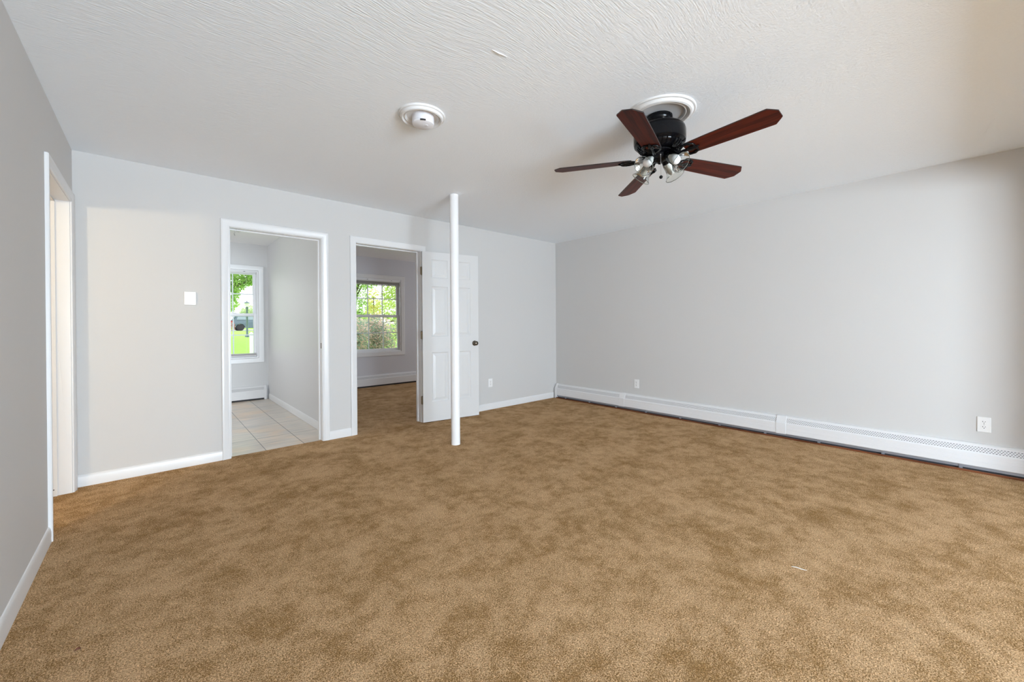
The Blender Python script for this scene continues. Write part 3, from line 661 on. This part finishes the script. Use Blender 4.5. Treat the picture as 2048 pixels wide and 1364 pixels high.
for i in range(5):
    a = R(266.68)+i*2*PI/5
    dr = Vector((math.cos(a), math.sin(a), 0)); wd0 = Vector((math.sin(a), -math.cos(a), 0))       # right-hand side looking outward
    wd = wd0*math.cos(TH)+Vector((0, 0, 1))*math.sin(TH); nn = dr.cross(wd).normalized()
    if nn.z < 0: nn = -nn
    base = Vector((0, 0, Z(BZ)))
    P = lambda r, w, h=0: base+dr*r+wd*w+nn*h
    bl = MB()
    outline = [(r, w) for r, w in bladeW]+[(r, -w) for r, w in reversed(bladeW)]
    k = MB(); k.grid([[P(r, w, 0.0) for r, w in outline], [P(r, w, 0.006) for r, w in outline]], True)
    k.face([P(r, w, 0.0) for r, w in outline]); k.face([P(r, w, 0.006) for r, w in outline])
    # local frame along the blade so that the grain follows it
    ob = k.obj('blade', [M['blade'], M['bladeedge']], fan)
    me = ob.data; X = Matrix.Rotation(-a, 4, 'Z'); me.transform(X); ob.rotation_euler = (0, 0, a)
    for pg in me.polygons:
        if abs(pg.normal.z) < 0.5: pg.material_index = 1
    # blade iron: arm and scrolled loops
    h = -0.004
    br = MB()
    br.tube([Vector((0, 0, Z(2.206)))+dr*0.070, Vector((0, 0, Z(2.190)))+dr*0.098, P(0.125, 0, -0.008), P(0.150, 0, h), P(0.180, 0, h)], [0.011, 0.012, 0.012, 0.010, 0.008], 10)
    for s in (1, -1):
        lp = [P(0.128, 0.006*s, h-0.002), P(0.150, 0.030*s, h), P(0.172, 0.046*s, h), P(0.200, 0.049*s, h), P(0.222, 0.036*s, h), P(0.228, 0.018*s, h), P(0.214, 0.010*s, h), P(0.196, 0.016*s, h), P(0.186, 0.010*s, h), P(0.176, 0.002*s, h)]
        br.tube(lp, [0.006, 0.0065, 0.007, 0.007, 0.007, 0.006, 0.005, 0.005, 0.005, 0.005], 8)
        br.lathe([(0.0001, -0.006), (0.007, -0.005), (0.009, 0.0), (0.009, 0.005)], P(0.205, 0.040*s, h), nn, 12)
    br.tube([P(0.178, 0, h), P(0.205, 0, h), P(0.232, 0, h), P(0.246, 0, h+0.001)], [0.007, 0.010, 0.008, 0.003], 8)
    br.tube([P(0.130, 0.028, h-0.003), P(0.140, 0.0, h-0.003), P(0.130, -0.028, h-0.003)], 0.005, 8)
    br.obj('blade_iron', M['black'], fan, smooth=True, angle=60)
# glass shades
cdir = Vector((CAM.x-FX, CAM.y-FY, 0)).normalized(); rdir = Vector((-cdir.y, cdir.x, 0))
for deg in (-38, 52, 142, 232):
    q = R(deg); d = cdir*math.cos(q)+rdir*math.sin(q)
    neck = d*0.058+Vector((0, 0, Z(2.172))); mouth = d*0.143+Vector((0, 0, Z(2.098)))
    ax = (mouth-neck).normalized(); Ls = (mouth-neck).length
    ar = MB(); ar.tube([d*0.030+Vector((0, 0, Z(2.172))), d*0.046+Vector((0, 0, Z(2.178))), neck], [0.014, 0.013, 0.012], 12)
    ar.lathe([(0.012, -0.012), (0.024, -0.010), (0.027, 0.0), (0.027, 0.014), (0.024, 0.016)], neck, ax, 28)
    ao = ar.obj('lamp_arm', M['black'], fan, smooth=True, angle=40)
    sh = MB()
    pr_ = [(0.025, 0.004), (0.029, 0.012), (0.031, 0.025), (0.032, 0.045), (0.034, 0.068), (0.040, 0.086), (0.049, 0.101), (0.0585, Ls+0.004)]
    sh.lathe(pr_, neck, ax, 64, 12, 0.014); sh.f = [f for f in sh.f if len(f) <= 4]
    so = sh.obj('glass_shade', M['shade'], fan, smooth=True, angle=60)
    rm = MB(); t0 = Vector((0, 0, 1)); e1 = ax.cross(t0).normalized(); e2 = ax.cross(e1); cc = neck+ax*(Ls+0.004)
    ring = [cc+(e1*math.cos(2*PI*j/56)+e2*math.sin(2*PI*j/56))*0.0585*(1+0.014*math.cos(12*2*PI*j/56)) for j in range(57)]
    rm.tube(ring, 0.0018, 6, False); rm.obj('shade_rim', M['rim'], so, smooth=True)
    bu = MB(); bu.lathe([(0.010, 0.012), (0.013, 0.022), (0.023, 0.042), (0.0285, 0.062), (0.028, 0.076), (0.022, 0.089), (0.011, 0.096), (0.0001, 0.0975)], neck, ax, 32); bu.obj('light_bulb', M['bulb'], fan, smooth=True)
# pull chain with round knob
kx = cdir*0.058+rdir*0.006
b = MB()
for j in range(24):
    zz = 2.172-j*0.0054; b.lathe([(0.0001, -0.0019), (0.0016, -0.001), (0.0016, 0.001), (0.0001, 0.0019)], kx+Vector((0, 0, Z(zz))), (0, 0, 1), 6)
b.tube([kx+Vector((0, 0, Z(2.176))), kx+Vector((0, 0, Z(2.042)))], 0.0007, 5); b.tube([kx*0.7+Vector((0, 0, Z(2.177))), kx+Vector((0, 0, Z(2.175)))], 0.0028, 8)
po_ = b.obj('pull_chain', M['steel'], fan)
b = MB(); b.lathe([(0.0001, Z(2.026)), (0.006, Z(2.0285)), (0.0105, Z(2.035)), (0.0105, Z(2.040)), (0.006, Z(2.045)), (0.003, Z(2.047)), (0.0001, Z(2.048))], kx, (0, 0, 1), 24); b.obj('chain_knob', M['black'], po_, smooth=True)

fan.rotation_mode = 'QUATERNION'; fan.rotation_quaternion = Matrix.Rotation(R(1.5), 3, Vector((-0.707, 0.707, 0))).to_quaternion()      # the fan hangs a little out of true
# ------------------------------------------------------------------ scraps on the carpet
b = MB(); b.tube([(-2.514, -3.734, 0.003), (-2.507, -3.752, 0.0045), (-2.505, -3.770, 0.0035), (-2.497, -3.791, 0.003)], [0.0012, 0.002, 0.002, 0.001], 8)
tag(b.obj('thread', M['thread']), 'short white thread lying on the open carpet', 'thread')
b = MB()
b.grid([[(-4.984, -2.150, 0.002), (-4.980, -2.152, 0.006), (-4.974, -2.150, 0.006), (-4.968, -2.147, 0.003)], [(-4.982, -2.147, 0.003), (-4.979, -2.146, 0.009), (-4.972, -2.144, 0.009), (-4.967, -2.144, 0.004)], [(-4.980, -2.144, 0.002), (-4.977, -2.142, 0.005), (-4.972, -2.140, 0.005), (-4.968, -2.142, 0.002)]])
o = b.obj('leaf_scrap', M['scrap'], smooth=True); md = o.modifiers.new('t', 'SOLIDIFY'); md.thickness = 0.0012
tag(o, 'tiny dark reddish brown scrap on the carpet near the left wall', 'scrap')

# ------------------------------------------------------------------ outdoors
GY = [(3.30, -0.25), (8, -0.05), (20, 0.585), (34, 0.70), (47, 0.72), (60, 0.80), (110, 1.2)]
def gz(y):
    for (a, za), (b_, zb_) in zip(GY, GY[1:]):
        if y <= b_: return za+(zb_-za)*(max(y, a)-a)/(b_-a)
    return GY[-1][1]
b = MB(); ys = [3.30, 5, 8, 12, 16, 20, 26, 33, 38]
b.grid([[(x, y, gz(y)) for x in (-45, -20, -8, 0, 8, 20, 50, 90)] for y in ys]); struct(b.obj('ground_lawn', M['grass'], smooth=True), 'bright green lawn sloping up outside the windows', 'lawn')
b = MB(); b.grid([[(x, y, gz(y)-0.01) for x in (-45, 0, 90)] for y in (38, 47)]); struct(b.obj('ground_road', M['asphalt']), 'pale road beyond the lawn', 'road')
b = MB(); b.grid([[(x, y, gz(y)) for x in (-45, 0, 90)] for y in (47, 60, 110)]); struct(b.obj('ground_verge', M['grass']), 'green verge beyond the road', 'lawn')

# car: rear end at its local x = 0, front at x = 4.5
car = empty('car', (0.42, 41.0, gz(41)-0.01), 0, 'blue-grey parked car beyond the lawn and lamp post', 'car')
prof = [(0.05, 0.42), (0.02, 0.60), (0.06, 0.95), (0.14, 1.02), (0.42, 1.42), (0.62, 1.50), (1.9, 1.52), (2.35, 1.46), (3.15, 1.02), (4.05, 0.90), (4.42, 0.74), (4.50, 0.55), (4.44, 0.30), (4.10, 0.26)]
for cx_ in (3.65,):
    prof += [(cx_+0.34*math.cos(t_), 0.30+0.34*math.sin(t_)) for t_ in [PI*k/10 for k in range(11)]]
prof += [(1.30, 0.24)]
prof += [(0.80+0.34*math.cos(t_), 0.30+0.34*math.sin(t_)) for t_ in [PI*k/10 for k in range(11)]]
b = MB()
def cw(z): return 0.86 if z < 0.98 else 0.86-(z-0.98)*0.36
lays = [[(x, s*(cw(z)-e), z if e == 0 else z-0.0) for x, z in prof] for s, e in ((-1, 0.0), (1, 0.0))]
b.grid(lays, True); b.face(lays[0]); b.face(lays[1]); b.obj('body', M['car'], car, bevel=0.02)
for s in (-1, 1):
    for w_ in ([(0.50, 1.02), (0.64, 1.40), (1.30, 1.43), (1.30, 1.02)], [(1.36, 1.02), (1.36, 1.43), (2.05, 1.43), (2.30, 1.38), (2.85, 1.02)]):
        q = MB(); q.grid([[(x, s*(cw(z)+0.004), z) for x, z in w_], [(x, s*(cw(z)-0.01), z) for x, z in w_]], True); q.face([(x, s*(cw(z)+0.004), z) for x, z in w_]); q.obj('side_window', M['carglass'], car)
    q = MB(); q.box(0.02, 0.20, s*0.80-0.07, s*0.80+0.07, 0.74, 0.92); q.obj('tail_light', M['tail'], car, bevel=0.01)
    for cx_ in (0.80, 3.65):
        q = MB(); q.lathe([(0.19, -0.10), (0.29, -0.10), (0.31, -0.07), (0.31, 0.07), (0.29, 0.10), (0.19, 0.10)], (cx_, s*0.78, 0.31), (0, s, 0), 36); wo_ = q.obj('wheel', M['tyre'], car, smooth=True)
        q = MB(); q.lathe([(0.195, 0.05), (0.19, 0.085), (0.17, 0.075), (0.06, 0.06), (0.05, 0.085), (0.0001, 0.09)], (cx_, s*0.78, 0.31), (0, s, 0), 30); q.obj('rim', M['rimw'], wo_, smooth=True)
q = MB(); q.grid([[(0.145, -0.66, 1.05), (0.40, -0.58, 1.39)], [(0.145, 0.66, 1.05), (0.40, 0.58, 1.39)]]); qo = q.obj('rear_window', M['carglass'], car); md = qo.modifiers.new('t', 'SOLIDIFY'); md.thickness = 0.02; md.offset = 1

# lamp post on the lawn
lp = empty('lamp_post', (-1.213, 20.0, gz(20)), 0, 'dark lamp post with a pale lantern on the lawn in front of the car', 'lamp post')
b = MB(); b.lathe([(0.10, -0.02), (0.10, 0.05), (0.065, 0.10), (0.05, 0.16), (0.045, 1.45), (0.06, 1.48), (0.06, 1.52), (0.03, 1.55)], seg=20); b.obj('post', M['lamppaint'], lp, smooth=True)
b = MB(); b.lathe([(0.075, 1.55), (0.115, 1.73), (0.0001, 1.731)], seg=8); b.obj('lantern', M['lantern'], lp)
b = MB(); b.lathe([(0.145, 1.73), (0.14, 1.75), (0.06, 1.80), (0.02, 1.82), (0.02, 1.85), (0.0001, 1.86)], seg=8); b.obj('cap', M['lamppaint'], lp)
b = MB(); b.box(-3.215, -3.150, 5.97, 6.035, gz(6)-0.05, 0.98); b.prism([(-0.040, 0.98), (0.040, 0.98), (0.0, 1.03)], (5.96, 6.045), lambda u, v, w: (-3.1825+u, w, v))
tag(b.obj('garden_post', M['vinyl']), 'white square post standing on the lawn just outside the tiled-room window', 'post')

# plants
def leaves(rnd, n, clumps, size, flat=1.0):
    v = []; f = []
    tot = sum(c[3]**2 for c in clumps)
    for (cx_, cy_, cz_, cr) in clumps:
        for _ in range(int(n*cr*cr/tot)):
            while True:
                p = Vector((rnd.uniform(-1, 1), rnd.uniform(-1, 1), rnd.uniform(-1, 1)))
                if 0.25 < p.length < 1: break
            p = p.normalized()*p.length**0.5; p.z *= flat
            c = Vector((cx_, cy_, cz_))+p*cr
            d = (p.normalized()*0.5+Vector((rnd.uniform(-1, 1), rnd.uniform(-1, 1), rnd.uniform(-1, 0.4)))).normalized()
            s_ = d.cross(Vector((rnd.uniform(-1, 1), rnd.uniform(-1, 1), rnd.uniform(-1, 1)))).normalized()
            L = size*rnd.uniform(0.6, 1.3); w = L*0.42; up_ = d.cross(s_)*L*0.08
            k = len(v); v += [tuple(c), tuple(c+d*L*0.5+s_*w*0.5+up_), tuple(c+d*L), tuple(c+d*L*0.5-s_*w*0.5+up_)]; f.append((k, k+1, k+2, k+3))
    return v, f
def plant(name, x, y, seed, n, clumps, size, leafm, trunk, label, cat, group=None):
    z = gz(y); t = empty(name, (x, y, z), 0, label, cat, group); rnd = random.Random(seed)
    v, f = leaves(rnd, n, clumps, size)
    me = bpy.data.meshes.new('foliage'); me.from_pydata(v, [], f); me.materials.append(leafm)
    fo = bpy.data.objects.new('foliage', me); C.objects.link(fo); fo.parent = t
    b = MB()
    for (r0, hgt) in [trunk]:
        b.tube([(0, 0, -0.1), (0.02, 0.01, hgt*0.4), (-0.02, 0.0, hgt)], [r0, r0*0.8, r0*0.6], 10)
    for (cx_, cy_, cz_, cr) in clumps:
        b.tube([(0, 0, trunk[1]*0.55), (cx_*0.5, cy_*0.5, (trunk[1]*0.6+cz_)*0.5), (cx_, cy_, cz_)], [trunk[0]*0.45, trunk[0]*0.3, trunk[0]*0.12], 7)
    b.obj('trunk', M['bark'], t, smooth=True)
    return t
def cl(seed, n, rx, ry, z0, z1, r0, r1):
    rd = random.Random(seed); return [(rd.uniform(-rx, rx), rd.uniform(-ry, ry), rd.uniform(z0, z1), rd.uniform(r0, r1)) for _ in range(n)]
G1 = 'shrubs outside the bedroom window'
plant('barberry_shrub', -1.10, 6.0, 1, 8000, cl(11, 13, 0.30, 0.30, 0.45, 1.30, 0.26, 0.36), 0.07, M['leaf_c'], (0.04, 0.7), 'reddish grey-green shrub seen at the left of the bedroom window', 'shrub', G1)
plant('barberry_shrub', 0.02, 6.9, 2, 8000, cl(12, 13, 0.28, 0.30, 0.35, 1.50, 0.26, 0.36), 0.07, M['leaf_c'], (0.04, 0.7), 'reddish grey-green shrub seen in the middle of the bedroom window', 'shrub', G1)
plant('barberry_shrub', 0.72, 5.4, 3, 8000, cl(13, 13, 0.34, 0.30, 0.40, 1.25, 0.26, 0.36), 0.07, M['leaf_c'], (0.04, 0.7), 'reddish grey-green shrub seen at the right of the bedroom window', 'shrub', G1)
plant('barberry_shrub', 1.45, 7.2, 8, 9000, cl(14, 15, 0.45, 0.30, 0.35, 1.55, 0.28, 0.40), 0.07, M['leaf_c'], (0.04, 0.7), 'reddish grey-green shrub standing behind the other three', 'shrub', G1)
plant('golden_sapling', 0.36, 7.9, 4, 1600, [(0, 0, 0.9, 0.24), (0.03, 0, 1.25, 0.24), (-0.02, 0, 1.6, 0.20), (0, 0, 1.9, 0.17), (0, 0, 2.2, 0.12)], 0.08, M['leaf_d'], (0.02, 2.1), 'slim yellow and orange sapling behind the bedroom shrubs', 'sapling')
plant('leafy_tree', 2.9, 10.6, 5, 20000, cl(15, 24, 1.3, 0.9, 0.6, 3.9, 0.55, 0.85), 0.12, M['leaf_b'], (0.12, 2.2), 'yellow-green tree filling the upper right of the bedroom window', 'tree')
plant('leafy_tree', 1.25, 12.8, 6, 14000, cl(16, 16, 1.1, 0.9, 0.8, 3.9, 0.5, 0.8), 0.12, M['leaf_a'], (0.12, 2.2), 'green tree behind the shrubs at the upper left of the bedroom window', 'tree')
plant('shade_tree', -3.6, 16.0, 7, 26000, [(1.15, 0, 1.75, 0.32), (1.2, 0.2, 2.2, 0.36), (1.35, 0, 2.6, 0.38), (1.65, 0.1, 2.85, 0.38), (2.0, -0.1, 2.95, 0.34), (2.3, 0, 2.95, 0.3), (0.7, 0, 2.5, 0.5), (0.2, 0, 3.2, 0.8), (-0.6, 0.3, 3.6, 0.9), (0.6, -0.4, 4.2, 0.9), (-1.3, 0, 3.2, 0.8), (1.6, 0.3, 4.3, 0.8), (-0.2, 0.2, 4.8, 0.9), (2.0, -0.2, 2.75, 0.22)], 0.13, M['leaf_a'], (0.16, 3.0), 'spreading green tree hanging into the tiled-room window', 'tree')
rd = random.Random(9)
for k in range(7):
    x = 0.0+k*7.4; y = 66+rd.uniform(-3, 4)
    plant('distant_tree', x, y, 20+k, 2600, cl(30+k, 7, 2.4, 1.6, 0.8, 2.4, 0.8, 1.3), 0.38, M['leaf_e'], (0.2, 1.8), 'hazy pale green trees lining the far side of the road', 'tree', 'trees beyond the road')
plant('flower_bush', 0.15, 39.4, 41, 900, cl(41, 6, 0.5, 0.3, 0.2, 0.6, 0.22, 0.34), 0.10, M['leaf_f'], (0.03, 0.4), 'pink flowering bush at the rear of the parked car', 'bush')
